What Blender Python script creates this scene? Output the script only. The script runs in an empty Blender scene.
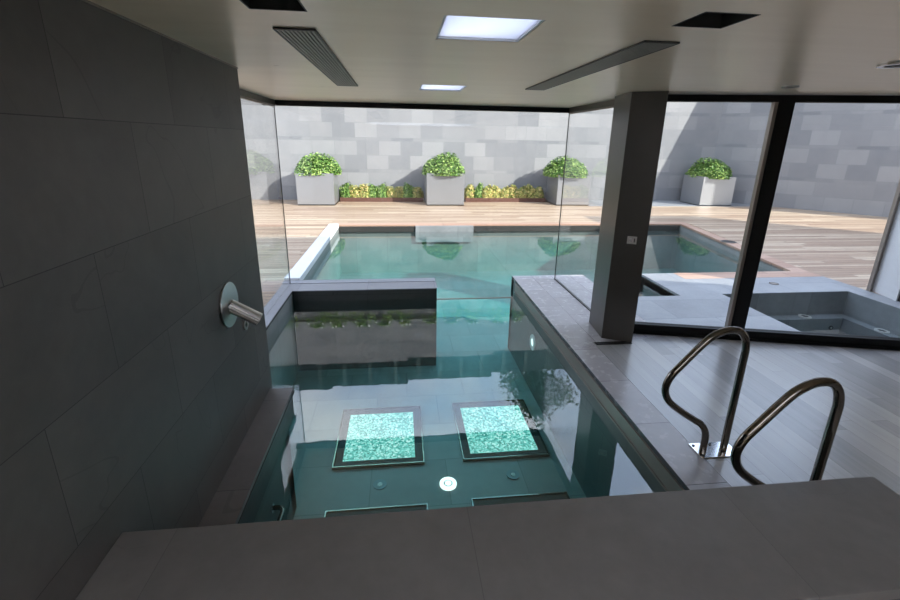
import bpy, bmesh, math, random
from mathutils import Vector, Matrix
C = bpy.context.scene
COL = C.collection
PI = math.pi
random.seed(7)
W = -0.15          # water level
FL = -1.16         # pool floor
CE = 2.337         # ceiling underside

# ------------------------------------------------------------------ node helpers
class NT:
    def __init__(s, name):
        s.m = bpy.data.materials.new(name); s.m.use_nodes = True
        s.t = s.m.node_tree; s.t.nodes.clear()
        s.out = s.n('ShaderNodeOutputMaterial')
    def n(s, typ, **kw):
        nd = s.t.nodes.new(typ)
        for k, v in kw.items(): setattr(nd, k, v)
        return nd
    def put(s, sock, v):
        if isinstance(v, bpy.types.NodeSocket): s.t.links.new(v, sock)
        elif v is not None:
            if isinstance(v, (tuple, list)) and len(v) == 3 and sock.type == 'RGBA': v = (*v, 1)
            sock.default_value = v
    def math(s, op, a, b=None, c=None, clamp=False):
        nd = s.n('ShaderNodeMath', operation=op, use_clamp=clamp)
        s.put(nd.inputs[0], a)
        if b is not None: s.put(nd.inputs[1], b)
        if c is not None: s.put(nd.inputs[2], c)
        return nd.outputs[0]
    def mix(s, f, a, b, typ='MIX'):
        nd = s.n('ShaderNodeMix', data_type='RGBA', blend_type=typ)
        s.put(nd.inputs[0], f); s.put(nd.inputs[6], a); s.put(nd.inputs[7], b)
        return nd.outputs[2]
    def pos(s):
        g = s.n('ShaderNodeNewGeometry'); x = s.n('ShaderNodeSeparateXYZ')
        s.t.links.new(g.outputs['Position'], x.inputs[0])
        return x.outputs[0], x.outputs[1], x.outputs[2]
    def vec(s, x, y, z=0.0):
        c = s.n('ShaderNodeCombineXYZ')
        for i, v in enumerate((x, y, z)): s.put(c.inputs[i], v)
        return c.outputs[0]
    def noise(s, v, scale, detail=4, rough=.55, dist=0.0):
        nd = s.n('ShaderNodeTexNoise')
        if v is not None: s.put(nd.inputs['Vector'], v)
        nd.inputs['Scale'].default_value = scale; nd.inputs['Detail'].default_value = detail
        nd.inputs['Roughness'].default_value = rough; nd.inputs['Distortion'].default_value = dist
        return nd.outputs['Fac']
    def white(s, v):
        nd = s.n('ShaderNodeTexWhiteNoise'); s.put(nd.inputs['Vector'], v); return nd.outputs['Value']
    def ramp(s, f, stops):
        nd = s.n('ShaderNodeValToRGB'); e = nd.color_ramp.elements
        while len(e) < len(stops): e.new(.5)
        for el, (p, c) in zip(e, stops): el.position = p; el.color = (*c, 1)
        s.put(nd.inputs[0], f); return nd.outputs[0]
    def bump(s, h, strength=.2, dist=.01):
        nd = s.n('ShaderNodeBump'); nd.inputs['Strength'].default_value = strength
        nd.inputs['Distance'].default_value = dist; s.put(nd.inputs['Height'], h); return nd.outputs[0]
    def bsdf(s, base, rough=.5, metal=0.0, normal=None, spec=.5, **kw):
        p = s.n('ShaderNodeBsdfPrincipled')
        s.put(p.inputs['Base Color'], base); s.put(p.inputs['Roughness'], rough); s.put(p.inputs['Metallic'], metal)
        s.put(p.inputs['Specular IOR Level'], spec)
        if normal is not None: s.put(p.inputs['Normal'], normal)
        for k, v in kw.items(): s.put(p.inputs[k], v)
        s.t.links.new(p.outputs[0], s.out.inputs[0]); return s.m
    def cell(s, u, v, lu, lv, off=.5, joint=.006, u0=0.0, v0=0.0):
        """running bond of lu x lv blocks: returns cell value, joint mask, row index"""
        vv = s.math('DIVIDE', s.math('SUBTRACT', v, v0), lv)
        row = s.math('FLOOR', vv)
        par = s.math('MULTIPLY', s.math('PINGPONG', row, 1.0), off)
        uu = s.math('ADD', s.math('DIVIDE', s.math('SUBTRACT', u, u0), lu), par)
        ci = s.math('FLOOR', uu)
        fu = s.math('MULTIPLY', s.math('PINGPONG', uu, .5), lu) if False else s.math('MULTIPLY', s.math('SUBTRACT', .5, s.math('ABSOLUTE', s.math('SUBTRACT', s.math('FRACT', uu), .5))), lu)
        fv = s.math('MULTIPLY', s.math('SUBTRACT', .5, s.math('ABSOLUTE', s.math('SUBTRACT', s.math('FRACT', vv), .5))), lv)
        d = s.math('MINIMUM', fu, fv)
        return s.white(s.vec(ci, row, 3.3)), s.math('LESS_THAN', d, joint / 2), row

def m_simple(name, col, rough=.5, metal=0.0, nscale=None, namt=.1, spec=.5):
    s = NT(name)
    if nscale:
        f = s.noise(None, nscale); g = s.n('ShaderNodeNewGeometry'); s.t.links.new(g.outputs['Position'], f.node.inputs['Vector'])
        base = s.mix(f, tuple(c * (1 - namt) for c in col), tuple(min(1, c * (1 + namt)) for c in col))
    else: base = col
    return s.bsdf(base, rough, metal, spec=spec)

def m_slate(name, c0, c1, lu, lv, ax, u0=0.0, v0=0.0, rough=.45, joint=.004, jcol=(.012,.012,.012), vein=.5, spec=.4, off=.5, cellamt=.25):
    s = NT(name); x, y, z = s.pos()
    u, v = {'yz': (y, z), 'xy': (x, y), 'yx': (y, x), 'xz': (x, z)}[ax]
    P = s.vec(x, y, z)
    cv, jm, row = s.cell(u, v, lu, lv, off, joint, u0, v0)
    n1 = s.noise(P, 1.3, 6, .62, .6); n2 = s.noise(P, 14, 5, .6)
    f = s.math('ADD', s.math('MULTIPLY', n1, .7), s.math('MULTIPLY', n2, .35))
    f = s.math('ADD', f, s.math('MULTIPLY', s.math('SUBTRACT', cv, .5), cellamt))
    base = s.ramp(f, [(.25, c0), (.8, c1)])
    # cleft veins of the slate
    vn = s.noise(s.vec(s.math('ADD', u, s.math('MULTIPLY', cv, 9.0)), v, cv), .9, 3, .5, 1.2)
    vm = s.math('LESS_THAN', s.math('ABSOLUTE', s.math('SUBTRACT', vn, .52)), .0022)
    base = s.mix(s.math('MULTIPLY', vm, vein), base, jcol)
    base = s.mix(jm, base, jcol)
    h = s.math('SUBTRACT', s.math('MULTIPLY', n2, .5), s.math('ADD', jm, s.math('MULTIPLY', vm, .5)))
    h = s.math('ADD', h, s.math('MULTIPLY', s.noise(s.vec(u, v, s.math('MULTIPLY', row, 3.7)), 3, 5, .6, .8), .8))
    rg = s.math('ADD', rough, s.math('MULTIPLY', s.math('SUBTRACT', n2, .5), .15))
    return s.bsdf(base, rg, 0, s.bump(h, .25, .004), spec=spec)

def m_garden_wall(name, ax):
    s = NT(name); x, y, z = s.pos(); P = s.vec(x, y, z)
    u = x if ax == 'x' else s.math('ADD', s.math('MULTIPLY', x, .659), s.math('MULTIPLY', y, -.752))
    # courses: two tall, one thin, period 0.98
    per = .98; zz = s.math('ADD', z, .0)
    k = s.math('FLOOR', s.math('DIVIDE', zz, per)); m = s.math('SUBTRACT', zz, s.math('MULTIPLY', k, per))
    a = s.math('GREATER_THAN', m, .44); b = s.math('GREATER_THAN', m, .88)
    row = s.math('ADD', s.math('MULTIPLY', k, 3), s.math('ADD', a, b))
    uu = s.math('ADD', s.math('DIVIDE', u, .69), s.math('ADD', s.math('MULTIPLY', row, .43), s.math('MULTIPLY', k, .21)))
    ci = s.math('FLOOR', uu); cv = s.white(s.vec(ci, row, 1.7))
    fu = s.math('MULTIPLY', s.math('SUBTRACT', .5, s.math('ABSOLUTE', s.math('SUBTRACT', s.math('FRACT', uu), .5))), .69)
    d = s.math('MINIMUM', fu, s.math('ABSOLUTE', m))
    for e in (.44, .88, .98): d = s.math('MINIMUM', d, s.math('ABSOLUTE', s.math('SUBTRACT', m, e)))
    jm = s.math('LESS_THAN', d, .005)
    n1 = s.noise(P, 2.2, 6, .65, .8); n2 = s.noise(P, 16, 4)
    f = s.math('ADD', s.math('MULTIPLY', s.math('ADD', cv, .10), .68), s.math('MULTIPLY', s.math('SUBTRACT', n1, .35), .55))
    f = s.math('SUBTRACT', f, s.math('MULTIPLY', b, .25))
    base = s.ramp(f, [(.0, (.20,.21,.23)), (.5, (.265,.27,.285)), (1.0, (.34,.343,.355))])
    base = s.mix(jm, base, (.22,.235,.25))
    return s.bsdf(base, .6, 0, s.bump(s.math('SUBTRACT', n2, jm), .2, .004), spec=.3)

def m_planks(name, ax, w, L, cols, rough, joint=.004, jcol=(.03,.025,.02), grain=.5, spec=.5, bump=.2):
    s = NT(name); x, y, z = s.pos()
    u, v = (x, y) if ax == 'x' else (y, x)       # boards run along u
    vv = s.math('DIVIDE', v, w); row = s.math('FLOOR', vv)
    rr = s.white(s.vec(row, 5.1, 0.0))
    uu = s.math('ADD', s.math('DIVIDE', u, L), s.math('MULTIPLY', rr, 7.0)); ci = s.math('FLOOR', uu)
    cv = s.white(s.vec(ci, row, 2.2))
    fv = s.math('MULTIPLY', s.math('SUBTRACT', .5, s.math('ABSOLUTE', s.math('SUBTRACT', s.math('FRACT', vv), .5))), w)
    fu = s.math('MULTIPLY', s.math('SUBTRACT', .5, s.math('ABSOLUTE', s.math('SUBTRACT', s.math('FRACT', uu), .5))), L)
    jm = s.math('LESS_THAN', s.math('MINIMUM', fu, fv), joint / 2)
    g = s.noise(s.vec(s.math('MULTIPLY', u, .8), s.math('MULTIPLY', v, 16.0), s.math('MULTIPLY', cv, 20.0)), 1.6, 6, .65, .5)
    f = s.math('ADD', s.math('MULTIPLY', cv, 1 - grain), s.math('MULTIPLY', g, grain))
    base = s.ramp(f, [(.15, cols[0]), (.5, cols[1]), (.85, cols[2])])
    base = s.mix(jm, base, jcol)
    return s.bsdf(base, rough, 0, s.bump(s.math('SUBTRACT', s.math('MULTIPLY', g, .4), jm), bump, .004), spec=spec)

def m_clear(name, tint, f0, bumpscale=None, bstr=.1, absorb=None, dens=1.0):
    """clear sheet: mirror part by viewing angle, the rest passes straight through"""
    s = NT(name); g = s.n('ShaderNodeNewGeometry')
    nrm = None
    if bumpscale:
        x, y, z = s.pos()
        h = s.noise(s.vec(x, s.math('MULTIPLY', y, .8), 0.0), bumpscale, 3, .5, .4)
        nrm = s.bump(h, bstr, .01)
    d = s.n('ShaderNodeVectorMath', operation='DOT_PRODUCT')
    s.t.links.new(g.outputs['Incoming'], d.inputs[0])
    s.put(d.inputs[1], nrm if nrm is not None else g.outputs['Normal'])
    c = s.math('ABSOLUTE', d.outputs['Value'])
    fr = s.math('ADD', s.math('MULTIPLY', s.math('POWER', s.math('SUBTRACT', 1.0, c, clamp=True), 5.0), 1 - f0), f0, clamp=True)
    tr = s.n('ShaderNodeBsdfTransparent'); s.put(tr.inputs[0], tint)
    gl = s.n('ShaderNodeBsdfGlossy'); gl.inputs['Roughness'].default_value = .0
    if nrm is not None: s.put(gl.inputs['Normal'], nrm)
    mx = s.n('ShaderNodeMixShader'); s.put(mx.inputs[0], fr)
    s.t.links.new(tr.outputs[0], mx.inputs[1]); s.t.links.new(gl.outputs[0], mx.inputs[2])
    s.t.links.new(mx.outputs[0], s.out.inputs[0])
    if absorb:
        v = s.n('ShaderNodeVolumeAbsorption'); s.put(v.inputs[0], absorb); v.inputs[1].default_value = dens
        s.t.links.new(v.outputs[0], s.out.inputs[1])
    return s.m

def m_emit(name, col, st):
    s = NT(name); p = s.n('ShaderNodeEmission'); s.put(p.inputs[0], col); p.inputs[1].default_value = st
    s.t.links.new(p.outputs[0], s.out.inputs[0]); return s.m

def m_leaf(name, a, b, c, trans=.25):
    s = NT(name); g = s.n('ShaderNodeNewGeometry')
    n = s.white(None); rp = g.outputs['Random Per Island']
    base = s.ramp(rp, [(.0, a), (.55, b), (1.0, c)])
    return s.bsdf(base, .45, 0, spec=.4, **{'Subsurface Weight': 0.0})

M = {}
M['slate_wall'] = m_slate('slate_wall', (.082,.076,.071), (.150,.140,.131), .72, .44, 'yz', 1.59, .19, .5, .003, jcol=(.035,.033,.031), vein=.25)
M['slate_slab'] = m_slate('slate_slab', (.16,.15,.143), (.25,.235,.225), 1.1, 2.5, 'xy', .25, -.5, .42, .002, jcol=(.12,.115,.11), vein=.12)
M['coping'] = m_slate('coping_stone', (.36,.34,.35), (.50,.48,.495), .58, .29, 'yx', .2, 1.63, .26, .004, jcol=(.07,.07,.075), vein=.2)
M['ledge'] = m_slate('ledge_stone', (.15,.138,.135), (.24,.22,.215), .9, .6, 'yx', 3.04, -1.3, .5, .003, jcol=(.06,.06,.06), vein=.2)
M['paving'] = m_slate('grey_paving', (.215,.225,.235), (.36,.37,.385), .9, .58, 'xy', 0, .3, .5, .006, jcol=(.14,.15,.17), vein=.15)
M['spa'] = m_slate('spa_stone', (.13,.15,.16), (.24,.27,.28), .8, .8, 'xy', 0, .3, .5, .004, jcol=(.10,.11,.12), vein=.15)
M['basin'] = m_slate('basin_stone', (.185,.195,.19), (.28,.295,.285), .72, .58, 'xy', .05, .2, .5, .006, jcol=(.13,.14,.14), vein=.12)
M['basinshade'] = m_slate('basin_stone_shaded', (.07,.078,.074), (.12,.13,.125), .72, .58, 'yz', .05, .2, .5, .004, jcol=(.04,.045,.045), vein=.1)  # indoor pool walls: underwater shadow put into a darker stone tone
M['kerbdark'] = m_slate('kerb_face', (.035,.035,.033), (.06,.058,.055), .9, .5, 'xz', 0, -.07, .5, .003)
M['kerb'] = m_slate('kerb_stone', (.22,.22,.24), (.31,.31,.335), .9, .6, 'xy', 0, 0, .4, .003, jcol=(.08,.08,.09), vein=.1)
M['wall_x'] = m_garden_wall('garden_stone_back', 'x')
M['wall_r'] = m_garden_wall('garden_stone_side', 'r')
M['deck'] = m_planks('deck_boards', 'x', .115, 2.6, [(.27,.17,.115), (.44,.315,.22), (.70,.575,.42)], .42, .010, (.10,.065,.045), .55)
M['deck_edge'] = m_planks('deck_edge_board', 'x', .3, 3.1, [(.38,.23,.165), (.46,.29,.21), (.53,.36,.27)], .45, .006)
M['floorboards'] = m_planks('grey_floorboards', 'y', .135, 1.9, [(.25,.245,.245), (.35,.34,.335), (.47,.45,.43)], .24, .002, (.17,.165,.16), .5, .9, .08)
M['black'] = m_simple('black_aluminium', (.008,.008,.008), .5, 0.0, spec=.2)
M['bronze'] = m_simple('bronze_trim', (.26,.22,.19), .4, .4, 8, .1)
M['column'] = m_simple('dark_stucco', (.060,.053,.046), .32, 0.0, 6, .18)
M['steel'] = m_simple('brushed_steel', (.66,.65,.63), .28, 1.0, 30, .06)
M['darkchrome'] = m_simple('polished_steel', (.20,.175,.15), .09, 1.0)
M['chrome'] = m_simple('chrome', (.75,.75,.76), .12, 1.0)
M['zinc'] = m_simple('zinc_box', (.37,.38,.40), .40, .65, 2.5, .06)
M['corten'] = m_simple('corten_trough', (.12,.055,.04), .8, 0, 12, .2)
M['soil'] = m_simple('soil', (.05,.035,.025), .95, 0, 20, .3)
M['white'] = m_simple('white_paint', (.78,.79,.80), .5, 0, 3, .03)
M['render'] = m_simple('white_render', (.66,.66,.67), .8, 0, 25, .06)
M['dark'] = m_simple('dark_recess', (.016,.016,.016), .6)
M['plaster'] = m_simple('pale_bounce_plaster', (.72,.66,.57), .8, 0, 4, .04)  # unseen rear and right walls, made pale to bounce light
M['pale'] = m_simple('pale_bounce_floor', (.70,.64,.54), .6, 0, 5, .06)  # unseen rear floor, made pale to throw light up at the ceiling
M['greyplastic'] = m_simple('grey_plastic', (.18,.24,.26), .4)
M['jet'] = m_simple('jet_plastic', (.62,.64,.60), .4)
M['bark'] = m_simple('bark', (.10,.075,.055), .9, 0, 12, .3)
M['screen'] = m_simple('dark_green_screen', (.012,.030,.028), .35, 0, 2, .2)
M['screenpost'] = m_simple('screen_post', (.06,.10,.095), .5)
M['slot'] = m_simple('dark_strip', (.035,.033,.03), .5)
M['leaf'] = m_leaf('boxwood_leaf', (.03,.085,.012), (.12,.26,.04), (.50,.66,.20))
M['leaf2'] = m_leaf('variegated_leaf', (.08,.14,.03), (.50,.52,.14), (.90,.62,.30))
M['leaf3'] = m_leaf('tree_leaf', (.02,.05,.012), (.05,.10,.025), (.10,.17,.05))
M['core'] = m_simple('inner_twigs', (.03,.05,.015), .9)
M['lamp_on'] = m_emit('lamp_lens', (.86,1.0,1.0), .7)
M['lamp_white'] = m_emit('pool_lamp_lens', (.95,1.0,.98), 1.0)
M['glass'] = m_clear('window_glass', (.965,.98,.975), .045)
M['water'] = m_clear('pool_water', (1,1,1), .115, 4.0, .035, (.23,.90,.88), .46)
M['spawater'] = m_clear('spa_water', (1,1,1), .10, 3.0, .05, (.45,.85,.80), .5)

def mat_ceiling():
    s = NT('satin_ceiling'); x, y, z = s.pos()
    n = s.noise(s.vec(s.math('MULTIPLY', x, .5), s.math('MULTIPLY', y, 3.5), 0.0), 1.6, 5, .6, .3)
    base = s.ramp(n, [(.3, (.86,.68,.49)), (.7, (.94,.77,.59))])
    return s.bsdf(base, s.math('ADD', .24, s.math('MULTIPLY', n, .12)), 0, s.bump(n, .12, .01), spec=.6)
M['ceiling'] = mat_ceiling()

def mat_mosaic():
    s = NT('lit_mosaic'); x, y, z = s.pos()
    v = s.n('ShaderNodeTexVoronoi'); v.inputs['Scale'].default_value = 62
    s.put(v.inputs['Vector'], s.vec(x, y, 0.0))
    f = s.white(v.outputs['Color'])
    col = s.ramp(f, [(.0, (.03,.22,.20)), (.4, (.16,.50,.45)), (.8, (.52,.88,.80)), (1.0, (1.0,1.0,.97))])
    e = s.n('ShaderNodeEmission'); s.put(e.inputs[0], col); e.inputs[1].default_value = .55
    s.t.links.new(e.outputs[0], s.out.inputs[0]); return s.m
M['mosaic'] = mat_mosaic()
def mat_opal(name, col):
    s = NT(name); t = s.n('ShaderNodeBsdfTranslucent'); t.inputs[0].default_value = (*col,1)
    g = s.n('ShaderNodeBsdfDiffuse'); g.inputs[0].default_value = (.8,.8,.8,1)
    m = s.n('ShaderNodeMixShader'); m.inputs[0].default_value = .05
    s.t.links.new(t.outputs[0], m.inputs[1]); s.t.links.new(g.outputs[0], m.inputs[2]); s.t.links.new(m.outputs[0], s.out.inputs[0]); return s.m
M['opal'] = mat_opal('opal_pane', (.88,.885,.93)); M['opal_fill'] = mat_opal('opal_fill_pane', (.95,.95,.95))

# ------------------------------------------------------------------ mesh helpers
def box(bm, x0, x1, y0, y1, z0, z1, mat=None):
    vs = [bm.verts.new(p) for p in ((x0,y0,z0),(x1,y0,z0),(x1,y1,z0),(x0,y1,z0),(x0,y0,z1),(x1,y0,z1),(x1,y1,z1),(x0,y1,z1))]
    for f in ((0,3,2,1),(4,5,6,7),(0,1,5,4),(1,2,6,5),(2,3,7,6),(3,0,4,7)): bm.faces.new([vs[i] for i in f])
    if mat is not None:
        for v in vs: v.co = mat @ v.co
    return vs
def prism(bm, pts, z0, z1):
    """pts CCW polygon extruded in z"""
    a = [bm.verts.new((p[0], p[1], z0)) for p in pts]; b = [bm.verts.new((p[0], p[1], z1)) for p in pts]
    n = len(pts)
    bm.faces.new(list(reversed(a))); bm.faces.new(b)
    for i in range(n): bm.faces.new((a[i], a[(i+1) % n], b[(i+1) % n], b[i]))
def cyl(bm, c, r, h, seg=24, axis='z', r2=None, mat=None):
    r2 = r if r2 is None else r2
    m = Matrix.Translation(c)
    if axis == 'x': m = m @ Matrix.Rotation(PI/2, 4, 'Y')
    if axis == 'y': m = m @ Matrix.Rotation(-PI/2, 4, 'X')
    if mat is not None: m = mat
    g = bmesh.ops.create_cone(bm, cap_ends=True, segments=seg, radius1=r, radius2=r2, depth=h, matrix=m @ Matrix.Translation((0,0,h/2)))
    return g['verts']
def ring(bm, c, r0, r1, h, seg=32, axis='z'):
    m = Matrix.Translation(c)
    if axis == 'x': m = m @ Matrix.Rotation(PI/2, 4, 'Y')
    L = []
    for i in range(seg):
        a = 2*PI*i/seg; L.append([bm.verts.new(m @ Vector((r*math.cos(a), r*math.sin(a), z))) for r, z in ((r0,0),(r1,0),(r1,h),(r0,h))])
    for i in range(seg):
        p, q = L[i], L[(i+1) % seg]
        for k in range(4): bm.faces.new((p[k], q[k], q[(k+1) % 4], p[(k+1) % 4]))
def tube(bm, pts, r, seg=16):
    rings = []
    up = Vector((0, 1, 0))
    for i, p in enumerate(pts):
        a = pts[max(i-1, 0)]; b = pts[min(i+1, len(pts)-1)]; t = (b - a).normalized()
        u = up if abs(t.dot(up)) < .95 else Vector((1, 0, 0))
        s = t.cross(u).normalized(); w = s.cross(t)
        rings.append([bm.verts.new(p + (s*math.cos(2*PI*k/seg) + w*math.sin(2*PI*k/seg))*r) for k in range(seg)])
    for i in range(len(rings)-1):
        for k in range(seg): bm.faces.new((rings[i][k], rings[i+1][k], rings[i+1][(k+1) % seg], rings[i][(k+1) % seg]))
    bm.faces.new(rings[0]); bm.faces.new(list(reversed(rings[-1])))
def smooth_path(pts, n=8):
    """Catmull-Rom"""
    P = [Vector(p) for p in pts]; out = []
    for i in range(len(P)-1):
        p0 = P[max(i-1,0)]; p1 = P[i]; p2 = P[i+1]; p3 = P[min(i+2, len(P)-1)]
        for k in range(n):
            t = k/n
            out.append(.5*((2*p1) + (p2-p0)*t + (2*p0-5*p1+4*p2-p3)*t*t + (3*p1-p0-3*p2+p3)*t**3))
    out.append(P[-1]); return out
def obj(name, bm, mat, parent=None, bevel=0, smooth=False, loc=None):
    bmesh.ops.recalc_face_normals(bm, faces=bm.faces)
    me = bpy.data.meshes.new(name); bm.to_mesh(me); bm.free()
    if smooth:
        for p in me.polygons: p.use_smooth = True
    me.materials.append(M[mat] if isinstance(mat, str) else mat)
    o = bpy.data.objects.new(name, me); COL.objects.link(o)
    if parent: o.parent = parent
    if loc: o.location = loc
    if bevel:
        b = o.modifiers.new('bevel', 'BEVEL'); b.width = bevel; b.segments = 2; b.limit_method = 'ANGLE'
    return o
def tag(o, label, cat, group=None):
    o['label'] = label; o['category'] = cat
    if group: o['group'] = group
    return o
def thing(name, label, cat, loc=(0,0,0), rz=0, group=None):
    o = bpy.data.objects.new(name, None); COL.objects.link(o); o.location = loc; o.rotation_euler = (0,0,rz)
    o.empty_display_size = .1
    return tag(o, label, cat, group)
def struct(name, bm, mat, parent=None, bevel=0):
    o = obj(name, bm, mat, parent, bevel)
    if not parent: o['kind'] = 'structure'
    return o
def sempty(name, loc=(0,0,0)):
    o = bpy.data.objects.new(name, None); COL.objects.link(o); o.location = loc; o['kind'] = 'structure'; return o
def part(name, mat, parent, fn, bevel=0, smooth=False):
    bm = bmesh.new(); fn(bm); return obj(name, bm, mat, parent, bevel, smooth)
def dup(root, loc, rz, label=None, group=None, scale=None):
    r = root.copy(); COL.objects.link(r); r.location = loc; r.rotation_euler = (0,0,rz)
    if scale: r.scale = scale
    if label: r['label'] = label
    if group: r['group'] = group
    for ch in list(root.children):
        c = ch.copy(); COL.objects.link(c); c.parent = r
        for g in ch.children:
            d = g.copy(); COL.objects.link(d); d.parent = c
    return r

# ------------------------------------------------------------------ pool basin
POLY = [(-.93,1.42),(1.63,1.42),(1.63,6.1),(2.72,6.1),(2.72,5.1),(3.65,5.1),(3.65,6.1),(6.19,6.1),(7.0,10.25),(-1.41,10.25),(-1.41,3.2),(-.93,3.2)]
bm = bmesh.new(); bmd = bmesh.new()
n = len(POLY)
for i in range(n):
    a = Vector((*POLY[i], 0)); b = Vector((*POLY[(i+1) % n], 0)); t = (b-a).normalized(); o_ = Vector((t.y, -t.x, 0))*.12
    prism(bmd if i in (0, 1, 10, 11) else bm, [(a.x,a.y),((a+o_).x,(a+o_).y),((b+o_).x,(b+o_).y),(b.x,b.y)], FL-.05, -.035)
prism(bm, [(p[0], p[1]) for p in POLY], FL-.15, FL)
struct('pool_basin', bm, 'basin')
struct('pool_inner_walls', bmd, 'basinshade')

def inset(P, d):
    out = []; n = len(P)
    for i in range(n):
        p0, p1, p2 = Vector(P[i-1]), Vector(P[i]), Vector(P[(i+1) % n])
        t1 = (p1-p0).normalized(); t2 = (p2-p1).normalized()
        n1 = Vector((t1.y, -t1.x)); n2 = Vector((t2.y, -t2.x))
        out.append(p1 + (n1 + n2) * (d / (1 + n1.dot(n2))))
    return out
bm = bmesh.new(); prism(bm, inset(POLY, .01), FL-.01, W)
o = obj('pool_water', bm, 'water'); o['kind'] = 'structure'

# ------------------------------------------------------------------ ground surfaces (top at z = 0)
def fl(x): return 4.0 - .24*(x - 2.48)        # line of the angled glazing
bm = bmesh.new()
prism(bm, [(1.63,1.42),(1.89,1.42),(1.89,3.83),(2.3,3.83),(2.72,3.94),(2.72,6.1),(1.63,6.1)], -.035, 0)
struct('stone_coping', bm, 'coping', bevel=.003)
bm = bmesh.new()
prism(bm, [(1.89,-3),(8,-3),(8,2.67),(2.72,3.94),(2.3,3.83),(1.89,3.83)], -.12, 0)
struct('floor', bm, 'floorboards')
bm = bmesh.new(); prism(bm, [(-1.05,-3),(1.89,-3),(1.89,.94),(-1.05,.94)], -.12, 0)
struct('floor_rear', bm, 'pale')
bm = bmesh.new()
prism(bm, [(2.72,3.94),(3.65,3.72),(3.65,5.1),(2.72,5.1)], -.14, 0)
prism(bm, [(3.65,3.72),(4.26,3.57),(4.26,5.8),(4.18,5.8),(4.18,6.1),(3.65,6.1)], -.14, 0)
prism(bm, [(4.26,3.57),(6.15,3.12),(6.15,3.3),(4.26,3.74)], -.14, 0)
prism(bm, [(4.26,5.13),(6.15,5.13),(6.15,5.8),(4.26,5.8)], -.14, 0)
prism(bm, [(6.15,3.12),(6.45,3.05),(6.45,5.8),(6.15,5.8)], -.14, 0)
struct('stone_paving', bm, 'paving')
bm = bmesh.new(); prism(bm, [(5.95,13.35),(14,13.35),(14,14.75),(5.95,14.75)], -.12, 0.004)
struct('stone_strip', bm, 'paving')
bm = bmesh.new()
prism(bm, [(6.45,3.05),(18,.5),(18,10.25),(7.25,10.25),(6.45,6.1)], -.12, -.002)
prism(bm, [(-9,10.5),(18,10.5),(18,13.35),(-9,13.35)], -.12, -.002)
prism(bm, [(-9,13.35),(5.95,13.35),(5.95,14.75),(-9,14.75)], -.12, -.002)
prism(bm, [(7.25,10.25),(18,10.25),(18,10.5),(7.25,10.5)], -.12, -.002)
prism(bm, [(-9,-3),(-1.6,-3),(-1.6,5.95),(-1.62,5.95),(-1.62,10.5),(-9,10.5)], -.12, -.002)
struct('wood_deck', bm, 'deck')
bm = bmesh.new()
prism(bm, [(4.18,5.8),(6.45,5.8),(6.45,6.1),(7.25,10.5),(-1.62,10.5),(-1.62,10.25),(7.0,10.25),(6.19,6.1),(4.18,6.1)], -.06, 0.002)
struct('pool_border', bm, 'deck_edge')

# far pool wall above water: dark strips painted for shadow, lighter block for reflection
bm = bmesh.new()
box(bm, -1.40, .35, 10.20, 10.25, -.16, -.03); box(bm, 1.72, 6.95, 10.20, 10.25, -.16, -.03)
struct('trim_1', bm, 'slot')
bm = bmesh.new(); box(bm, .35, 1.72, 10.17, 10.25, -.4, -.02)
struct('trim_2', bm, 'paving')

# white raised kerb along the left edge of the outdoor pool
bm = bmesh.new(); box(bm, -1.62, -1.405, 6.06, 10.22, -.06, .035)
struct('trim_3', bm, 'white', bevel=.006)

# threshold block under the front glazing and left coping
bm = bmesh.new()
box(bm, -1.41, .48, 5.60, 5.895, -.012, 0.0); box(bm, -1.62, .48, 5.915, 6.06, -.012, 0.0)
box(bm, -1.60, -1.41, 3.28, 5.895, -.012, 0.0)
struct('trim_4', bm, 'kerb')
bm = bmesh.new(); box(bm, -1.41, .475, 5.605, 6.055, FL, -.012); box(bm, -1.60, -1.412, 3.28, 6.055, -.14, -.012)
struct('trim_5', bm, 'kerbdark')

# ledge along the left wall
bm = bmesh.new(); box(bm, -1.046, -.865, 1.42, 3.21, -.028, 0.0)
struct('trim_6', bm, 'ledge', bevel=.002)
bm = bmesh.new(); box(bm, -.872, -.862, 1.42, 3.215, -.05, -.030); box(bm, -1.046, -.862, 3.205, 3.215, -.05, -.030)
struct('trim_7', bm, 'slot')
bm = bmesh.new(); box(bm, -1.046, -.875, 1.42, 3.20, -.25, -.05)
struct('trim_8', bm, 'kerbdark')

# overflow channel strip on the right pool edge
g = thing('overflow_channel', 'long brown metal overflow strip under the right stone coping of the indoor pool', 'channel', (1.63, 3.7, W))
part('channel_face', 'bronze', g, lambda b: box(b, -.012, 0.0, -2.28, 2.15, 0.0, .112))
part('channel_lip', 'bronze', g, lambda b: box(b, -.020, -.012, -2.28, 2.15, -.012, .004))

# slab platform in front of the camera
bm = bmesh.new(); box(bm, -1.046, 2.10, .94, 1.42, .435, .485); 
struct('stone_platform', bm, 'slate_slab', bevel=.004)
bm = bmesh.new(); box(bm, -1.046, 2.08, .96, 1.415, FL, .435)
struct('platform_base', bm, 'slate_wall')

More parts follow.
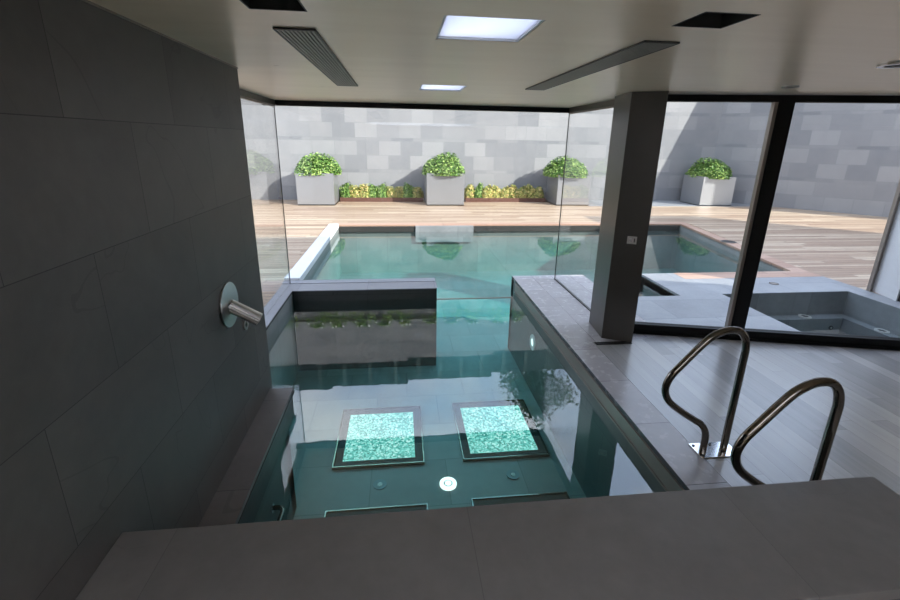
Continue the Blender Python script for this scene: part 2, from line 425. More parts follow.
# ------------------------------------------------------------------ spa
bm = bmesh.new()
SP = [(4.26,3.74),(6.15,3.3),(6.15,5.13),(4.26,5.13)]
for i in range(4):
    a = Vector((*SP[i], 0)); b = Vector((*SP[(i+1) % 4], 0)); t = (b-a).normalized(); o_ = Vector((t.y, -t.x, 0))*.1
    prism(bm, [(a.x,a.y),((a+o_).x,(a+o_).y),((b+o_).x,(b+o_).y),(b.x,b.y)], -1.05, -.14)
prism(bm, SP, -1.15, -1.05)
prism(bm, [(4.26,4.63),(5.65,4.63),(5.65,3.42),(6.15,3.3),(6.15,5.13),(4.26,5.13)], -1.05, -.62)   # bench
prism(bm, [(4.26,4.97),(6.0,4.97),(6.0,3.34),(6.15,3.3),(6.15,5.13),(4.26,5.13)], -.62, -.335)
struct('spa_basin', bm, 'spa')
bm = bmesh.new()
for i in range(4):     # inner faces of the rim
    a = Vector((*SP[i], 0)); b = Vector((*SP[(i+1) % 4], 0)); t = (b-a).normalized(); o_ = Vector((t.y, -t.x, 0))*-.006
    prism(bm, [(a.x,a.y),(b.x,b.y),((b+o_).x,(b+o_).y),((a+o_).x,(a+o_).y)], -.34, -.004)
struct('spa_rim', bm, 'spa')
bm = bmesh.new(); prism(bm, inset(SP, .004), -1.06, -.29)
o = obj('spa_water', bm, 'spawater'); o['kind'] = 'structure'
def jetbuild(b, ax):
    ring(b, (0,0,0), .045, .075, .014, 28, 'z'); cyl(b, (0,0,0), .045, .007, 24)
def spa_jet(name, loc, rot, label, r=1.0):
    t = thing(name, label, 'jet', loc, 0, 'spa jets'); t.rotation_euler = rot; t.scale = (r, r, r)
    part('flange', 'jet', t, lambda b: ring(b, (0,0,0), .045, .075, .014, 28))
    part('nozzle', 'dark', t, lambda b: cyl(b, (0,0,0), .045, .008, 24))
    return t
spa_jet('spa_jet', (4.72,5.05,-.335), (0,0,0), 'round pale fitting in the far side of the spa, nearer the glazing post')
spa_jet('spa_jet', (5.50,5.05,-.335), (0,0,0), 'round pale fitting under water at the middle of the spa far side')
spa_jet('spa_jet', (6.08,4.53,-.335), (0,0,0), 'round pale fitting under water at the right side of the spa')
for q, (x, y, wd) in enumerate(((4.95,5.122,'left'),(5.85,5.122,'right'))):
    t = thing('small_spa_jet', 'tiny dark jet under water on the spa far wall, the %s one' % wd, 'jet', (x, y-.152, -.47), 0, 'tiny spa jets'); t.rotation_euler = (PI/2,0,0)
    part('flange', 'dark', t, lambda b: ring(b, (0,0,0), .014, .03, .010, 20)); part('nozzle', 'jet', t, lambda b: cyl(b, (0,0,0), .012, .012, 12))
t = thing('air_button', 'small white disc set in the grey paving behind the spa', 'button', (4.74,5.42,0.0))
part('disc', 'jet', t, lambda b: cyl(b, (0,0,0), .05, .008, 24)); part('rim', 'chrome', t, lambda b: ring(b, (0,0,0), .05, .058, .006, 24))
t = thing('drain_cover', 'small round drain cover in the grey paving by the far edge of the spa', 'drain', (5.35,5.5,0.0))
part('disc', 'bronze', t, lambda b: cyl(b, (0,0,0), .05, .005, 24)); part('rim', 'darkchrome', t, lambda b: ring(b, (0,0,0), .05, .058, .006, 24))
t = thing('skimmer_lid', 'dark round skimmer lid in the wooden border of the outdoor pool', 'lid', (6.72,8.2,0.0))
part('lid', 'dark', t, lambda b: cyl(b, (0,0,0), .13, .008, 28)); part('rim', 'bronze', t, lambda b: ring(b, (0,0,0), .13, .15, .010, 28))

# ------------------------------------------------------------------ interior shell
bm = bmesh.new(); box(bm, -1.60, -1.046, -3, 3.28, -.2, CE)
struct('wall_left', bm, 'slate_wall')
bm = bmesh.new(); box(bm, -1.6, 8.2, -3.2, -3, -.2, CE)
struct('wall_rear', bm, 'plaster')
bm = bmesh.new(); box(bm, -12, 20, -16, -3.2, -.25, -.05); struct('rear_terrace', bm, 'paving')
bm = bmesh.new(); box(bm, 8.0, 8.2, -3, 2.6, -.2, CE)
struct('wall_right', bm, 'plaster')
HOLES = [(.17,.55,1.79,2.19),(.187,.57,3.89,4.33),(-.52,-.32,1.62,1.83),(1.045,1.25,1.585,1.785),(-.85,2.05,-2.85,-.35)]
xs = sorted(set([-1.6, 2.2] + [h[0] for h in HOLES] + [h[1] for h in HOLES]))
ys = sorted(set([-3, 5.95] + [h[2] for h in HOLES] + [h[3] for h in HOLES]))
bm = bmesh.new()
T = CE + .30
vd = {}
def gv(x, y, z):
    k = (round(x,4), round(y,4), z)
    if k not in vd: vd[k] = bm.verts.new(k)
    return vd[k]
def hole(x, y): return any(h[0] < x < h[1] and h[2] < y < h[3] for h in HOLES)
for i in range(len(xs)-1):
    for j in range(len(ys)-1):
        x0,x1,y0,y1 = xs[i],xs[i+1],ys[j],ys[j+1]
        if hole((x0+x1)/2,(y0+y1)/2): continue
        bm.faces.new((gv(x0,y0,CE),gv(x0,y1,CE),gv(x1,y1,CE),gv(x1,y0,CE)))
        bm.faces.new((gv(x0,y0,T),gv(x1,y0,T),gv(x1,y1,T),gv(x0,y1,T)))
for e in [e for e in bm.edges if len(e.link_faces) == 1 and e.verts[0].co.z < CE+.01]:
    a, b = e.verts; bm.faces.new((a, b, gv(b.co.x,b.co.y,T), gv(a.co.x,a.co.y,T)))
prism(bm, [(2.2,-3),(8.2,-3),(8.2,2.62),(2.2,4.08)], CE, T)
prism(bm, [(2.2,4.0),(2.26,4.0),(2.26,5.95),(2.2,5.95)], CE, T)
struct('ceiling', bm, 'ceiling')
# thin pale edge joint between slate wall and ceiling
bm = bmesh.new(); box(bm, -1.052, -1.040, -3, 3.28, CE-.008, CE-.0005)
struct('trim_9', bm, 'bronze')

# upper slab, roof edge and wing, added out of frame to shade the terrace
bm = bmesh.new(); box(bm, 5.0, 9.8, -3.2, 2.4, T, 2.75); struct('shade_upper', bm, 'render')
bm = bmesh.new(); box(bm, -1.6, 2.26, 5.75, 5.95, T, 2.70); struct('shade_parapet', bm, 'render')
bm = bmesh.new(); box(bm, 9.8, 13, -3, 7.55, 0, 3.50); struct('shade_wing', bm, 'render')

# ------------------------------------------------------------------ skylights and recesses
def skylight(x0,x1,y0,y1,label):
    t = sempty(('added_rooflight' if x0 < 0 else 'window_7') if y0 < 0 else 'window_5' if y0 < 3 else 'window_6', ((x0+x1)/2,(y0+y1)/2,CE)); hx=(x1-x0)/2; hy=(y1-y0)/2
    t['label'] = label
    def shaft(b):
        for a in ((-hx,-hx+.01,-hy,hy),(hx-.01,hx,-hy,hy),(-hx,hx,-hy,-hy+.01),(-hx,hx,hy-.01,hy)): box(b, *a, .002, .33)
    part('shaft', 'white', t, shaft)
    part('pane', 'opal' if y0 > 0 else 'opal_fill', t, lambda b: box(b, -hx+.01, hx-.01, -hy+.01, hy-.01, .012, .024))
skylight(.17,.55,1.79,2.19,'large bright square skylight in the ceiling')
skylight(-.85,2.05,-2.85,-.35,'unseen rooflight added behind the camera to light the room')  # added out of view as extra light on slab, slate wall and ceiling
skylight(.187,.57,3.89,4.33,'small distant bright skylight in the ceiling')
def recess(x0,x1,y0,y1,label):
    t = thing('ceiling_recess', label, 'ceiling light', ((x0+x1)/2,(y0+y1)/2,CE), 0, 'dark square recesses in the ceiling'); hx=(x1-x0)/2; hy=(y1-y0)/2
    def liner(b):
        for a in ((-hx,-hx+.006,-hy,hy),(hx-.006,hx,-hy,hy),(-hx,hx,-hy,-hy+.006),(-hx,hx,hy-.006,hy)): box(b, *a, -.001, .18)
        box(b, -hx, hx, -hy, hy, .18, .19)
    part('housing', 'dark', t, liner)
    part('lamp', 'chrome', t, lambda b: cyl(b, (0,0,.13), .045, .05, 24))
recess(-.52,-.32,1.62,1.83,'dark square ceiling recess above the left grille, cut by the top of the picture')
recess(1.045,1.25,1.585,1.785,'dark square ceiling recess near the right grille')

def grille(x0,x1,y0,y1,label,nb):
    t = thing('ceiling_grille', label, 'air grille', ((x0+x1)/2,(y0+y1)/2,CE), 0, 'linear air grilles in the ceiling'); hx=(x1-x0)/2; hy=(y1-y0)/2
    def fr(b):
        f=.006
        for a in ((-hx,-hx+f,-hy,hy),(hx-f,hx,-hy,hy),(-hx,hx,-hy,-hy+f*2),(-hx,hx,hy-f*2,hy)): box(b, *a, -.008, 0)
    part('frame', 'slot', t, fr)
    part('backing', 'dark', t, lambda b: box(b, -hx+.004, hx-.004, -hy+.004, hy-.004, -.0015, -.0002))
    wd = (2*hx-.012)/nb
    def sl(b):
        for k in range(nb):
            xx = -hx+.006+wd*(k+.5); box(b, xx-wd*.27, xx+wd*.27, -hy+.012, hy-.012, -.0075, -.002)
    part('slats', 'grillebar', t, sl)
M['grillebar'] = m_simple('grille_bar', (.30,.275,.235), .45, .1)
grille(-.51,-.338,2.09,4.09,'slatted air grille in the ceiling at the left, between the slate wall and the skylights',9)
grille(1.075,1.24,2.03,3.95,'slatted air grille in the ceiling at the right, above the dark pillar',9)
t = thing('ceiling_spotlight', 'round chrome ceiling spotlight at the right edge of the picture', 'ceiling light', (2.66,2.30,CE), 0, 'round ceiling spots')
part('trim_ring', 'chrome', t, lambda b: ring(b, (0,0,-.012), .055, .085, .012, 32)); part('lens', 'dark', t, lambda b: cyl(b, (0,0,-.006), .055, .005, 24))
t = thing('ceiling_spotlight', 'small round ceiling spot close to the glazing head, above the black post', 'ceiling light', (2.93,3.27,CE), 0, 'round ceiling spots')
part('trim_ring', 'steel', t, lambda b: ring(b, (0,0,-.010), .035, .055, .010, 32)); part('lens', 'dark', t, lambda b: cyl(b, (0,0,-.005), .035, .004, 24))

# ------------------------------------------------------------------ column
A = Vector((2.018,3.916)); B = Vector((2.276,3.781)); D0 = Vector((2.063,4.328)); D1 = Vector((2.33,4.19))
bm = bmesh.new(); prism(bm, [A, B, D1, D0], 0, CE)
o = struct('pillar', bm, 'column', bevel=.004)
t = thing('floor_slot', 'short black slot in the floor at the foot of the dark pillar', 'slot', (2.1,3.79,0.0))
def slotf(b):
    for k in (0, 1): box(b, -.2, .17, -.027+.04*k, -.013+.04*k, 0, .006)
    box(b, -.2, -.186, -.013, .013, 0, .006); box(b, .156, .17, -.013, .013, 0, .006)
part('edge', 'black', t, slotf); part('grate', 'dark', t, lambda b: box(b, -.186, .156, -.013, .013, 0, .003))
ang = math.atan2(B.y-A.y, B.x-A.x)
nrm = Vector((math.sin(ang), -math.cos(ang)))
pc = Vector((2.161,3.841)) + nrm*.0
t = thing('switch_panel', 'small silver push button plate on the dark face of the pillar', 'switch', (pc.x+nrm.x*.0005, pc.y+nrm.y*.0005, 1.035), ang)
part('plate', 'steel', t, lambda b: box(b, -.042, .042, -.008, 0, -.036, .036), bevel=.002)
def but(b):
    cyl(b, (-.012,-.014,0), .017, .007, 20, 'y'); 
part('button', 'chrome', t, but)
part('slot', 'dark', t, lambda b: box(b, .018, .026, -.0095, -.007, -.018, .018))

# ------------------------------------------------------------------ glazing
HB = 2.277
g = sempty('window_1', (.35,5.905,0))
bm = bmesh.new()
pts = [(-1.498,-.013),(.485,-.013),(.485,-.27),(1.615,-.27),(1.615,0.002),(2.212,0.002),(2.212,HB),(-1.498,HB)]
f0 = [bm.verts.new((p[0]-.35, -.006, p[1])) for p in pts]; f1 = [bm.verts.new((p[0]-.35, .006, p[1])) for p in pts]
bm.faces.new(f0); bm.faces.new(f1[::-1])
for i in range(len(pts)): bm.faces.new((f0[i], f0[(i+1)%8], f1[(i+1)%8], f1[i]))
obj('pane', bm, 'glass', g)
part('head_frame', 'black', g, lambda b: box(b, -1.98, 1.91, -.045, .045, HB, CE-.001))
part('corner_joint', 'black', g, lambda b: box(b, -1.858, -1.848, -.008, .008, 0, HB))
part('corner_joint', 'black', g, lambda b: box(b, 1.864, 1.874, -.008, .008, 0, HB))
part('bottom_edge', 'bronze', g, lambda b: box(b, .136, 1.264, -.009, .009, -.278, -.262))
g = sempty('window_2', (-1.505,4.6,0))
part('pane', 'glass', g, lambda b: box(b, -.006, .006, -1.32, 1.298, .001, HB))
part('head_frame', 'column', g, lambda b: box(b, -.05, .03, -1.32, 1.26, HB, CE-.001))
part('head_channel', 'bronze', g, lambda b: box(b, -.014, .014, -1.32, 1.29, HB-.016, HB))
g = sempty('window_3', (2.222,5.1,0))
part('pane', 'glass', g, lambda b: box(b, -.006, .006, -.83, .798, .002, HB))
part('head_frame', 'column', g, lambda b: box(b, -.03, .05, -.85, .76, HB, CE-.001))
part('head_channel', 'bronze', g, lambda b: box(b, -.014, .014, -.84, .79, HB-.016, HB))
part('bottom_channel', 'kerbdark', g, lambda b: box(b, -.012, .012, -.84, .79, 0.0, .012))
# angled black framed wall
th = math.atan(-.24)
g = sempty('window_4', (2.40, fl(2.40), 0)); g.rotation_euler = (0,0,th)
k = 1/math.cos(th)
L = 5.75*k
m1 = (3.305-2.40)*k; m2 = (3.45-2.40)*k
def u_(x): return (x-2.40)*k
part('sill', 'black', g, lambda b: (box(b, -.10, L, 0, .075, 0.0, .10), box(b, -.10, L, -.02, 0, 0, .025)))
part('head_frame', 'black', g, lambda b: box(b, -.10, L, 0, .075, HB, CE-.001))
for nm, (a, c) in (('post', (m1, m2)), ('post', (u_(5.75), u_(5.89)))):
    part(nm, 'black', g, lambda b: box(b, a+.02, c, -.012, .08, .025, HB))
    part('post_cover', 'bronze', g, lambda b: box(b, a-.008, a+.02, .0, .06, .10, HB))
part('jamb', 'black', g, lambda b: box(b, -.16, -.06, .0, .075, .10, HB))
for a, c in ((-.06, m1-.008), (m2, u_(5.75)-.008), (u_(5.89), L)):
    part('pane', 'glass', g, lambda b: box(b, a, c, .035, .047, .10, HB))

# white pier beyond the spa
g = thing('white_pier', 'white rendered pier with dark corner strip standing behind the spa rim', 'pier', (6.47,5.11,0))
def pier(b): prism(b, [(0.03,0.0),(-.07,-.39),(.75,-.55),(.9,0.0)], 0, 3.4)
part('pier_body', 'render', g, pier)
part('corner_strip', 'bronze', g, lambda b: prism(b, [(-.03,.03),(-.035,-.02),(.03,.0),(.04,.03)], 0, 3.4))
part('dark_panel', 'black', g, lambda b: prism(b, [(-.06,-.40),(-.05,-.60),(.85,-.75),(.85,-.56)], 0, 3.4))

# ------------------------------------------------------------------ garden walls, screens
bm = bmesh.new()
box(bm, -9.2, .2, 14.75, 15.1, -.2, 5.62); box(bm, .2, 3.4, 14.75, 15.1, -.2, 5.50); box(bm, 3.4, 11.2, 14.75, 15.1, -.2, 5.35)
struct('garden_wall_back', bm, 'wall_x')
bm = bmesh.new()
d = Vector((2.8,-3.2)).normalized(); nn = Vector((-d.y, d.x)); p0 = Vector((10.9,14.75)); p1 = p0 + d*8.5
prism(bm, [p0, p1, p1+nn*.3, p0+nn*.3], -.2, 5.6)
struct('garden_wall_right', bm, 'wall_r')
bm = bmesh.new(); box(bm, -9.3, -9, -3, 15.1, -.2, 3.2); struct('garden_wall_left', bm, 'wall_x')
def screen(x0, x1, z0, z1, label):
    t = thing('screen_fence', label, 'fence', (x0, 14.9, z0), 0, 'dark screens on the garden wall')
    part('screen_panel', 'screen', t, lambda b: box(b, 0, x1-x0, -.02, .02, 0, z1-z0))
    nx = max(1, round((x1-x0)/.86))
    for q in range(nx):
        xx = (x1-x0)*(q+.5)/nx
        part('post', 'screenpost', t, lambda b: box(b, xx-.07, xx+.07, -.06, -.02, 0, z1-z0-.02))
screen(-9.2,-2.6,5.62,6.75,'dark screen on the garden wall, leftmost in the water reflection')
screen(-2.6,.2,5.62,6.65,'dark screen on the garden wall, mirrored above the left lit pool panel')
screen(.2,3.4,5.50,6.50,'dark screen on the garden wall, mirrored in the middle of the indoor pool')
screen(3.4,11.2,5.35,6.30,'dark screen on the garden wall, mirrored at the right of the pool')

# ------------------------------------------------------------------ plants
def leaf(bm, p, nrm_, size, rnd):
    t = Vector((rnd.uniform(-1,1), rnd.uniform(-1,1), rnd.uniform(-1,1))).cross(nrm_)
    if t.length < .05: t = Vector((1,0,0))
    t.normalize(); s = nrm_.cross(t).normalized()
    vs = [bm.verts.new(p - t*size), bm.verts.new(p + s*size*.42 + nrm_*size*.12), bm.verts.new(p + t*size), bm.verts.new(p - s*size*.42 + nrm_*size*.12)]
    bm.faces.new(vs)
def shrub_mesh(seed, rx, ry, rz, nl, size, core=.82):
    rnd = random.Random(seed)
    bm = bmesh.new()
    lumps = [(rnd.uniform(0,2*PI), rnd.uniform(0,1.3), rnd.uniform(.25,.5), rnd.uniform(.05,.14)) for _ in range(26)]
    def rad(dv):
        r = .92
        for a, e, w, h in lumps:
            c = Vector((math.cos(a)*math.cos(e), math.sin(a)*math.cos(e), math.sin(e)))
            dd = (dv - c).length
            r += h*math.exp(-(dd/w)**2)*.8
        return r
    for _ in range(nl):
        z = rnd.uniform(-.12, 1); a = rnd.uniform(0, 2*PI); q = math.sqrt(max(0, 1-z*z))
        dv = Vector((q*math.cos(a), q*math.sin(a), z)); r = rad(dv)*rnd.uniform(.80, 1.07)
        p = Vector((dv.x*rx*r, dv.y*ry*r, max(dv.z*rz*r, -.02)))
        nr = (dv + Vector((rnd.gauss(0,.55), rnd.gauss(0,.55), rnd.gauss(0,.45)+.25))).normalized()
        leaf(bm, p, nr, size*rnd.uniform(.7,1.25), rnd)
    bmc = bmesh.new(); bmesh.ops.create_icosphere(bmc, subdivisions=3, radius=1)
    for v in bmc.verts:
        dv = v.co.normalized(); r = rad(dv)*core
        v.co = Vector((dv.x*rx*r, dv.y*ry*r, max(dv.z*rz*r, -.02)))
    return bm, bmc
PX = [(-3.02,'left'),(0.80,'middle'),(4.70,'right')]
def planter_box(x0, y0, w, d, h, label):
    t = thing('planter_box', label, 'planter', (x0+w/2, y0+d/2, 0), 0, 'square metal planters by the garden wall')
    hw, hd, e = w/2, d/2, .03
    def body(b):
        box(b, -hw, hw, -hd, -hd+e, 0, h); box(b, -hw, hw, hd-e, hd, 0, h); box(b, -hw, -hw+e, -hd+e, hd-e, 0, h); box(b, hw-e, hw, -hd+e, hd-e, 0, h)
        box(b, -hw, hw, -hd, hd, 0, .03)
    part('box_body', 'zinc', t, body)
    part('soil', 'soil', t, lambda b: box(b, -hw+e, hw-e, -hd+e, hd-e, h-.10, h-.05))
    return t
bmL, bmC = shrub_mesh(3, .66, .56, .60, 4200, .050)
sh = thing('round_shrub', 'round green shrub in the left metal planter', 'shrub', (-2.42,13.96,.90), 0, 'round shrubs in metal planters')
obj('foliage', bmL, 'leaf', sh); obj('twigs', bmC, 'core', sh)
planter_box(-3.0, 13.44, 1.07, 1.05, .93, 'square zinc planter at the left of the garden wall')
planter_box(.81, 13.44, 1.14, 1.05, .96, 'square zinc planter in the middle, between the two low flower beds')
planter_box(4.90, 13.48, 1.06, 1.05, .93, 'square zinc planter seen behind the front glass corner, right of the beds')
planter_box(9.72, 13.44, 1.12, 1.05, .93, 'square zinc planter seen through the black framed glazing')
sh.scale = (1.02,1,.74)
dup(sh, (1.36,13.96,.93), 1.7, 'round green shrub in the middle metal planter', scale=(1.06,1,.78))
dup(sh, (5.30,13.96,.90), 3.3, 'round green shrub behind the glass corner, in the right of the three planters', scale=(1.10,1,.74))
dup(sh, (10.28,13.96,.90), 4.6, 'round green shrub in the planter seen through the black framed glazing', scale=(1.12,1,.76))
# low beds
for (x0, x1, wd, nb, sd) in ((-1.88,.74,'left',9,11),(2.12,4.80,'right',9,23)):
    t = thing('planting_trough', 'low rust brown planting trough, the %s one of the two' % wd, 'trough', ((x0+x1)/2,14.5,0), 0, 'rust brown troughs')
    hw = (x1-x0)/2
    part('trough_side', 'corten', t, lambda b: (box(b, -hw, hw, -.22, -.20, 0, .13), box(b, -hw, hw, .20, .22, 0, .13), box(b, -hw, -hw+.02, -.2, .2, 0, .13), box(b, hw-.02, hw, -.2, .2, 0, .13)))
    part('soil', 'soil', t, lambda b: box(b, -hw+.02, hw-.02, -.2, .2, 0, .10))
    base = None
    for q in range(nb):
        rnd = random.Random(sd+q)
        if q < 3:
            bl, bc = shrub_mesh(sd+q, .20, .16, .36, 1100, .040, .7)
            p = thing('bedding_plant', '', 'plant', (0,0,0)); obj('foliage', bl, 'leaf2' if q != 1 else 'leafmix', p) if False else obj('foliage', bl, ('leaf2','leaf','leaf2')[q] if wd == 'right' else ('leaf','leaf2','leaf2')[q], p); obj('twigs', bc, 'core', p)
            protos = [p] if q == 0 else protos + [p]
            r = p
        else:
            r = dup(protos[rnd.randrange(3)], (0,0,0), 0)
        r.location = (x0+.18+(x1-x0-.36)*q/(nb-1), 14.5+rnd.uniform(-.05,.05), .10); r.rotation_euler = (0,0,rnd.uniform(-.3,.3)+(PI if q % 2 else 0))
        s_ = rnd.uniform(.92,1.08); r.scale = (s_, s_*.9, s_*rnd.uniform(.92,1.1))
        r['group'] = 'bedding plants in the %s trough' % wd; r['category'] = 'plant'
        r['label'] = 'low leafy plant growing in the %s rust brown trough against the garden wall' % wd
# trailing plants high on the garden wall, seen mirrored in the indoor pool
t = thing('wall_trough', 'slim stone trough high on the garden wall holding trailing flowering plants', 'trough', (0,14.66,3.9))
part('trough_body', 'paving', t, lambda b: (box(b, -6, 6.5, -.07, -.055, 0, .10), box(b, -6, 6.5, -.055, .088, 0, .015)))
part('soil', 'soil', t, lambda b: box(b, -5.98, 6.48, -.054, .085, .015, .085))
hp = []
for q in range(15):
    rnd = random.Random(90+q)
    if q < 3:
        p = thing('trailing_plant', '', 'plant', (0,0,0))
        b = bmesh.new(); fpos = []; b3 = bmesh.new()
        for st in range(9):
            a = rnd.uniform(-1,1); L_ = rnd.uniform(.2,.5)
            pts = [Vector((a*.05, 0, 0)), Vector((a*.12, -.09, .09)), Vector((a*.26, -.17, .02)), Vector((a*.34, -.20, -L_*.5)), Vector((a*.36+rnd.uniform(-.08,.08), -.19, -L_))]
            pp = smooth_path(pts, 5); tube(b3, pp, .004, 5)
            for v in pp:
                for _ in range(3): leaf(b, v + Vector((rnd.gauss(0,.03), rnd.gauss(0,.03), rnd.gauss(0,.03))), Vector((rnd.gauss(0,.6), -1, rnd.gauss(0,.6)+.4)).normalized(), .032, rnd)
            if st % 2: fpos.append(pp[rnd.randrange(6, 18)] + Vector((0,-.03,.02)))
        obj('foliage', b, 'leaf', p); obj('stems', b3, 'core', p)
        for fp in fpos: part('flower', 'white', p, lambda b2: bmesh.ops.create_icosphere(b2, subdivisions=1, radius=.04, matrix=Matrix.Translation(fp)))
        hp.append(p); o_ = p
    else: o_ = dup(hp[rnd.randrange(3)], (0,0,0), 0)
    o_.location = (-5.4+q*.80+rnd.uniform(-.1,.1), 14.66, 3.985); s_ = rnd.uniform(.8,1.1); o_.scale = (s_, .9, s_)
    tag(o_, 'trailing plant with white flowers on the high wall trough, mirrored in the indoor pool', 'plant', 'trailing plants on the high wall trough')
# trees behind the wall (seen mirrored in the water)
def tree(x, y, h, r, label, seed):
    t = thing('garden_tree', label, 'tree', (x,y,0), 0, 'trees beyond the garden wall')
    rnd = random.Random(seed)
    part('trunk', 'bark', t, lambda b: tube(b, smooth_path([(0,0,0),(.1,0,h*.3),(-.05,.1,h*.6),(.1,0,h-.3)], 4), .14, 10), smooth=True)
    b = bmesh.new()
    cl = [Vector((rnd.gauss(0,r*.5), rnd.gauss(0,r*.5), h+rnd.gauss(0,r*.45))) for _ in range(26)]
    for _ in range(5200):
        c = rnd.choice(cl); p = c + Vector((rnd.gauss(0,.28), rnd.gauss(0,.28), rnd.gauss(0,.25)))
        leaf(b, p, Vector((rnd.gauss(0,1), rnd.gauss(0,1), rnd.gauss(0,1)+.5)).normalized(), .11*rnd.uniform(.6,1.3), rnd)
    obj('foliage', b, 'leaf3', t)
tree(5.9, 17.0, 8.5, .85, 'dark leafy tree beyond the garden wall, mirrored in the indoor pool near the right coping', 5)

# ------------------------------------------------------------------ handrails
def handrail(y, label):
    t = thing('pool_handrail', label, 'handrail', (1.925,y,0), 0, 'curved steel handrails at the pool edge')
    P = [(0,0,0.0),(0,0,.09),(-.012,0,.15),(-.05,0,.205),(-.11,0,.245),(-.22,0,.32),(-.30,0,.39),(-.335,0,.47),(-.315,0,.555),(-.25,0,.64),(-.15,0,.76),(-.09,0,.815),(-.01,0,.85),(.07,0,.845),(.118,0,.80),(.140,0,.73),(.142,0,.65),(.142,0,.3),(.142,0,0.0)]
    part('rail_tube', 'darkchrome', t, lambda b: tube(b, smooth_path(P, 7), .0215, 20), smooth=True)
    part('base_plate', 'chrome', t, lambda b: box(b, -.055, .215, -.07, .07, 0, .008), bevel=.002)
    for (bx, by) in ((-.035,.045),(-.035,-.05),(.195,.045),(.195,-.05),(.08,.045)):
        part('bolt', 'dark', t, lambda b: cyl(b, (bx,by,.006), .009, .006, 12))
handrail(2.21, 'curved steel handrail on the pool coping, farther one with its base plate in view')
handrail(1.62, 'curved steel handrail nearer the camera, its foot hidden by the stone slab')
# rungs / grab rail below water on the left wall
t = thing('grab_rail', 'steel grab rail under water on the left pool wall below the ledge', 'rail', (-.93,2.42,-.60))
part('rail_tube', 'darkchrome', t, lambda b: tube(b, smooth_path([(0,-.30,.0),(.05,-.30,.0),(.08,-.27,.0),(.08,-.1,.0),(.08,.1,.0),(.08,.17,.0),(.05,.2,.0),(0,.2,.0)], 6), .016, 14), smooth=True)
part('flange', 'chrome', t, lambda b: cyl(b, (0,-.30,0), .03, .008, 20, 'x')); part('flange', 'chrome', t, lambda b: cyl(b, (0,.20,0), .03, .008, 20, 'x'))

# ------------------------------------------------------------------ water spout on the slate wall
t = thing('water_spout', 'steel cylinder water spout with round plate on the slate wall', 'spout', (-1.046,2.64,.925))
part('wall_plate', 'steel', t, lambda b: cyl(b, (0,0,0), .138, .012, 48, 'x'), bevel=.002)
dirv = Vector((.136,.028,-.098)).normalized(); R_ = dirv.to_track_quat('Z','Y').to_matrix().to_4x4()
mt = Matrix.Translation((.0,.01,-.008)) @ R_
part('spout_tube', 'steel', t, lambda b: cyl(b, (0,0,0), .041, .195, 40, mat=mt), bevel=.002, smooth=False)
part('spout_ridge', 'steel', t, lambda b: [box(b, -.0435, -.039, s-.003, s+.003, .0, .196, mt) for s in (-.014,.0,.014)])
part('spout_mouth', 'dark', t, lambda b: cyl(b, (0,0,0), .032, .002, 32, mat=mt @ Matrix.Translation((0,0,.1945))))
t = thing('push_button', 'small round steel push button on the slate wall under the water spout', 'button', (-1.046,2.86,.700))
part('bezel', 'steel', t, lambda b: ring(b, (0,0,0), .022, .038, .012, 28, 'x')); part('button', 'dark', t, lambda b: cyl(b, (0,0,0), .020, .010, 20, 'x'))
part('button_cap', 'chrome', t, lambda b: cyl(b, (.010,0,0), .010, .004, 20, 'x'))

# ------------------------------------------------------------------ pool floor fittings
def panel(x0,x1,y0,y1,lit,label):
    t = thing('massage_panel', label, 'pool panel', ((x0+x1)/2,(y0+y1)/2,FL), 0, 'square panels on the pool floor')
    hx=(x1-x0)/2; hy=(y1-y0)/2
    def rim(b, e, z0, z1):
        for a in ((-hx,-hx+e,-hy,hy),(hx-e,hx,-hy,hy),(-hx+e,hx-e,-hy,-hy+e),(-hx+e,hx-e,hy-e,hy)): box(b, *a, z0, z1)
    part('rim', 'darkchrome', t, lambda b: rim(b, .010, .0, .034))
    hx-=.013; hy-=.013
    part('skirt', 'dark', t, lambda b: rim(b, .075, .0, .022))
    hx-=.075; hy-=.075
    if lit: part('mosaic_plate', 'mosaic', t, lambda b: box(b, -hx, hx, -hy, hy, 0, .012))
    else: part('dark_plate', 'greyplate', t, lambda b: box(b, -hx, hx, -hy, hy, 0, .012))
M['greyplate'] = m_simple('dark_plate', (.03,.05,.06), .3)
panel(-.69,.20,3.62,4.58,True,'square panel with speckled bright aqua centre on the pool floor, the left one')
panel(.585,1.47,3.62,4.61,True,'square panel with speckled bright aqua centre on the pool floor, the right one')
panel(-.67,.20,2.12,3.10,False,'dark square panel on the pool floor by the slab, left of the round lamp')
panel(.585,1.46,2.12,3.12,False,'dark square panel on the pool floor by the slab, right of the round lamp')
t = thing('floor_lamp_fitting', 'bright white round fitting in the middle of the pool floor', 'pool lamp', (.404,3.34,FL))
part('lens', 'lamp_white', t, lambda b: (ring(b, (0,0,0), .042, .078, .016, 40), cyl(b, (0,0,0), .030, .018, 28)))
part('bezel', 'greyplastic', t, lambda b: ring(b, (0,0,0), .030, .042, .013, 40))
for x, y, wd in ((-.224,3.39,'left'),(1.036,3.40,'right')):
    t = thing('floor_inlet', 'small grey round inlet on the pool floor to the %s of the bright white fitting' % wd, 'inlet', (x,y,FL), 0, 'small grey inlets')
    part('flange', 'greyplastic', t, lambda b: ring(b, (0,0,0), .028, .062, .010, 32)); part('nozzle', 'jet', t, lambda b: cyl(b, (0,0,0), .022, .012, 24))
t = thing('wall_pool_lamp', 'white round lamp on the right wall of the pool under water', 'pool lamp', (1.63,4.89,-.50))
part('bezel', 'jet', t, lambda b: ring(b, (-.014,0,0), .05, .10, .014, 36, 'x')); part('lens', 'lamp_on', t, lambda b: cyl(b, (-.010,0,0), .048, .009, 30, 'x'))

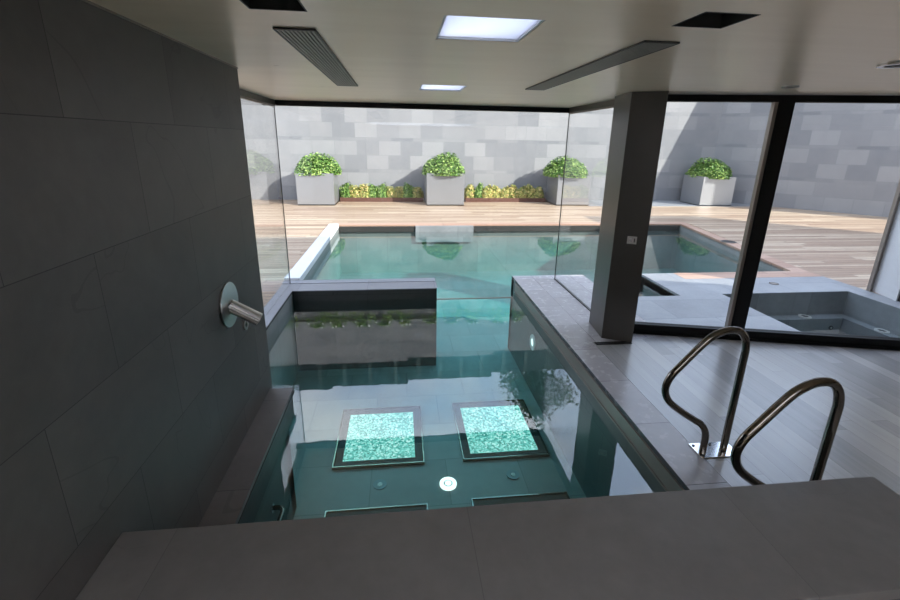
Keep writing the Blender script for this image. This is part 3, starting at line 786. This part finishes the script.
# ------------------------------------------------------------------ light
def light(name, kind, energy, loc, col=(1,1,1), **kw):
    l = bpy.data.lights.new(name, kind); l.energy = energy; l.color = col
    for k_, v in kw.items(): setattr(l, k_, v)
    o = bpy.data.objects.new(name, l); COL.objects.link(o); o.location = loc; return o
sun = light('sun', 'SUN', 3.9, (0,0,12), (1.0,.95,.87), angle=.009)
sun.rotation_euler = Vector((-1,.80,-.72)).to_track_quat('-Z','Y').to_euler()

w = bpy.data.worlds.new('sky'); C.world = w; w.use_nodes = True
nt = w.node_tree; nt.nodes.clear()
out = nt.nodes.new('ShaderNodeOutputWorld'); bg = nt.nodes.new('ShaderNodeBackground')
tc = nt.nodes.new('ShaderNodeTexCoord'); sx = nt.nodes.new('ShaderNodeSeparateXYZ')
nt.links.new(tc.outputs['Generated'], sx.inputs[0])
gr = nt.nodes.new('ShaderNodeValToRGB'); e = gr.color_ramp.elements
e[0].position = .0; e[0].color = (.82,.86,.92,1); e[1].position = 1; e[1].color = (.46,.56,.82,1)
x_ = e.new(.45); x_.color = (.52,.64,.88,1)
nt.links.new(sx.outputs[2], gr.inputs[0])
nz = nt.nodes.new('ShaderNodeTexNoise'); nz.inputs['Scale'].default_value = 2.6; nz.inputs['Detail'].default_value = 6; nz.inputs['Roughness'].default_value = .55; nz.inputs['Distortion'].default_value = .6
nt.links.new(tc.outputs['Generated'], nz.inputs[0])
cr = nt.nodes.new('ShaderNodeValToRGB'); c_ = cr.color_ramp.elements; c_[0].position = .46; c_[0].color = (0,0,0,1); c_[1].position = .68; c_[1].color = (1,1,1,1)
nt.links.new(nz.outputs[0], cr.inputs[0])
mx = nt.nodes.new('ShaderNodeMix'); mx.data_type = 'RGBA'
nt.links.new(cr.outputs[0], mx.inputs[0]); nt.links.new(gr.outputs[0], mx.inputs[6]); mx.inputs[7].default_value = (1.0,1.0,1.03,1)
nt.links.new(mx.outputs[2], bg.inputs[0]); my = nt.nodes.new('ShaderNodeMapRange'); my.inputs[1].default_value = -.7; my.inputs[2].default_value = .5; my.inputs[3].default_value = .9; my.inputs[4].default_value = 2.0
nt.links.new(sx.outputs[1], my.inputs[0]); nt.links.new(my.outputs[0], bg.inputs[1])
nt.links.new(bg.outputs[0], out.inputs[0])

# ------------------------------------------------------------------ camera
th_, ps, rh = math.radians(16.5326), math.radians(6.6061), math.radians(1.0064)
fw = Vector((math.sin(ps)*math.cos(th_), math.cos(ps)*math.cos(th_), -math.sin(th_)))
r = Vector((math.cos(ps), -math.sin(ps), 0)); u = r.cross(fw)
r2 = r*math.cos(rh)+u*math.sin(rh); u2 = -r*math.sin(rh)+u*math.cos(rh)
cam = bpy.data.cameras.new('camera'); cam.sensor_width = 36; cam.lens = 440.645/900*36; cam.shift_y = -(300-271.758)/900
cam.clip_start = .05; cam.clip_end = 200
co = bpy.data.objects.new('camera', cam); COL.objects.link(co)
co.matrix_world = Matrix(((r2.x,u2.x,-fw.x,0),(r2.y,u2.y,-fw.y,0),(r2.z,u2.z,-fw.z,1.9),(0,0,0,1)))
C.camera = co
C.view_settings.view_transform = 'Standard'; C.view_settings.look = 'None'; C.view_settings.gamma = 1
C.view_settings.use_curve_mapping = False; C.view_settings.exposure = 1.12
C.cycles.max_bounces = 12; C.cycles.transparent_max_bounces = 24; C.cycles.diffuse_bounces = 5; C.cycles.glossy_bounces = 5
C.cycles.caustics_reflective = False; C.cycles.caustics_refractive = False; C.cycles.sample_clamp_indirect = 6
C.cycles.use_denoising = True
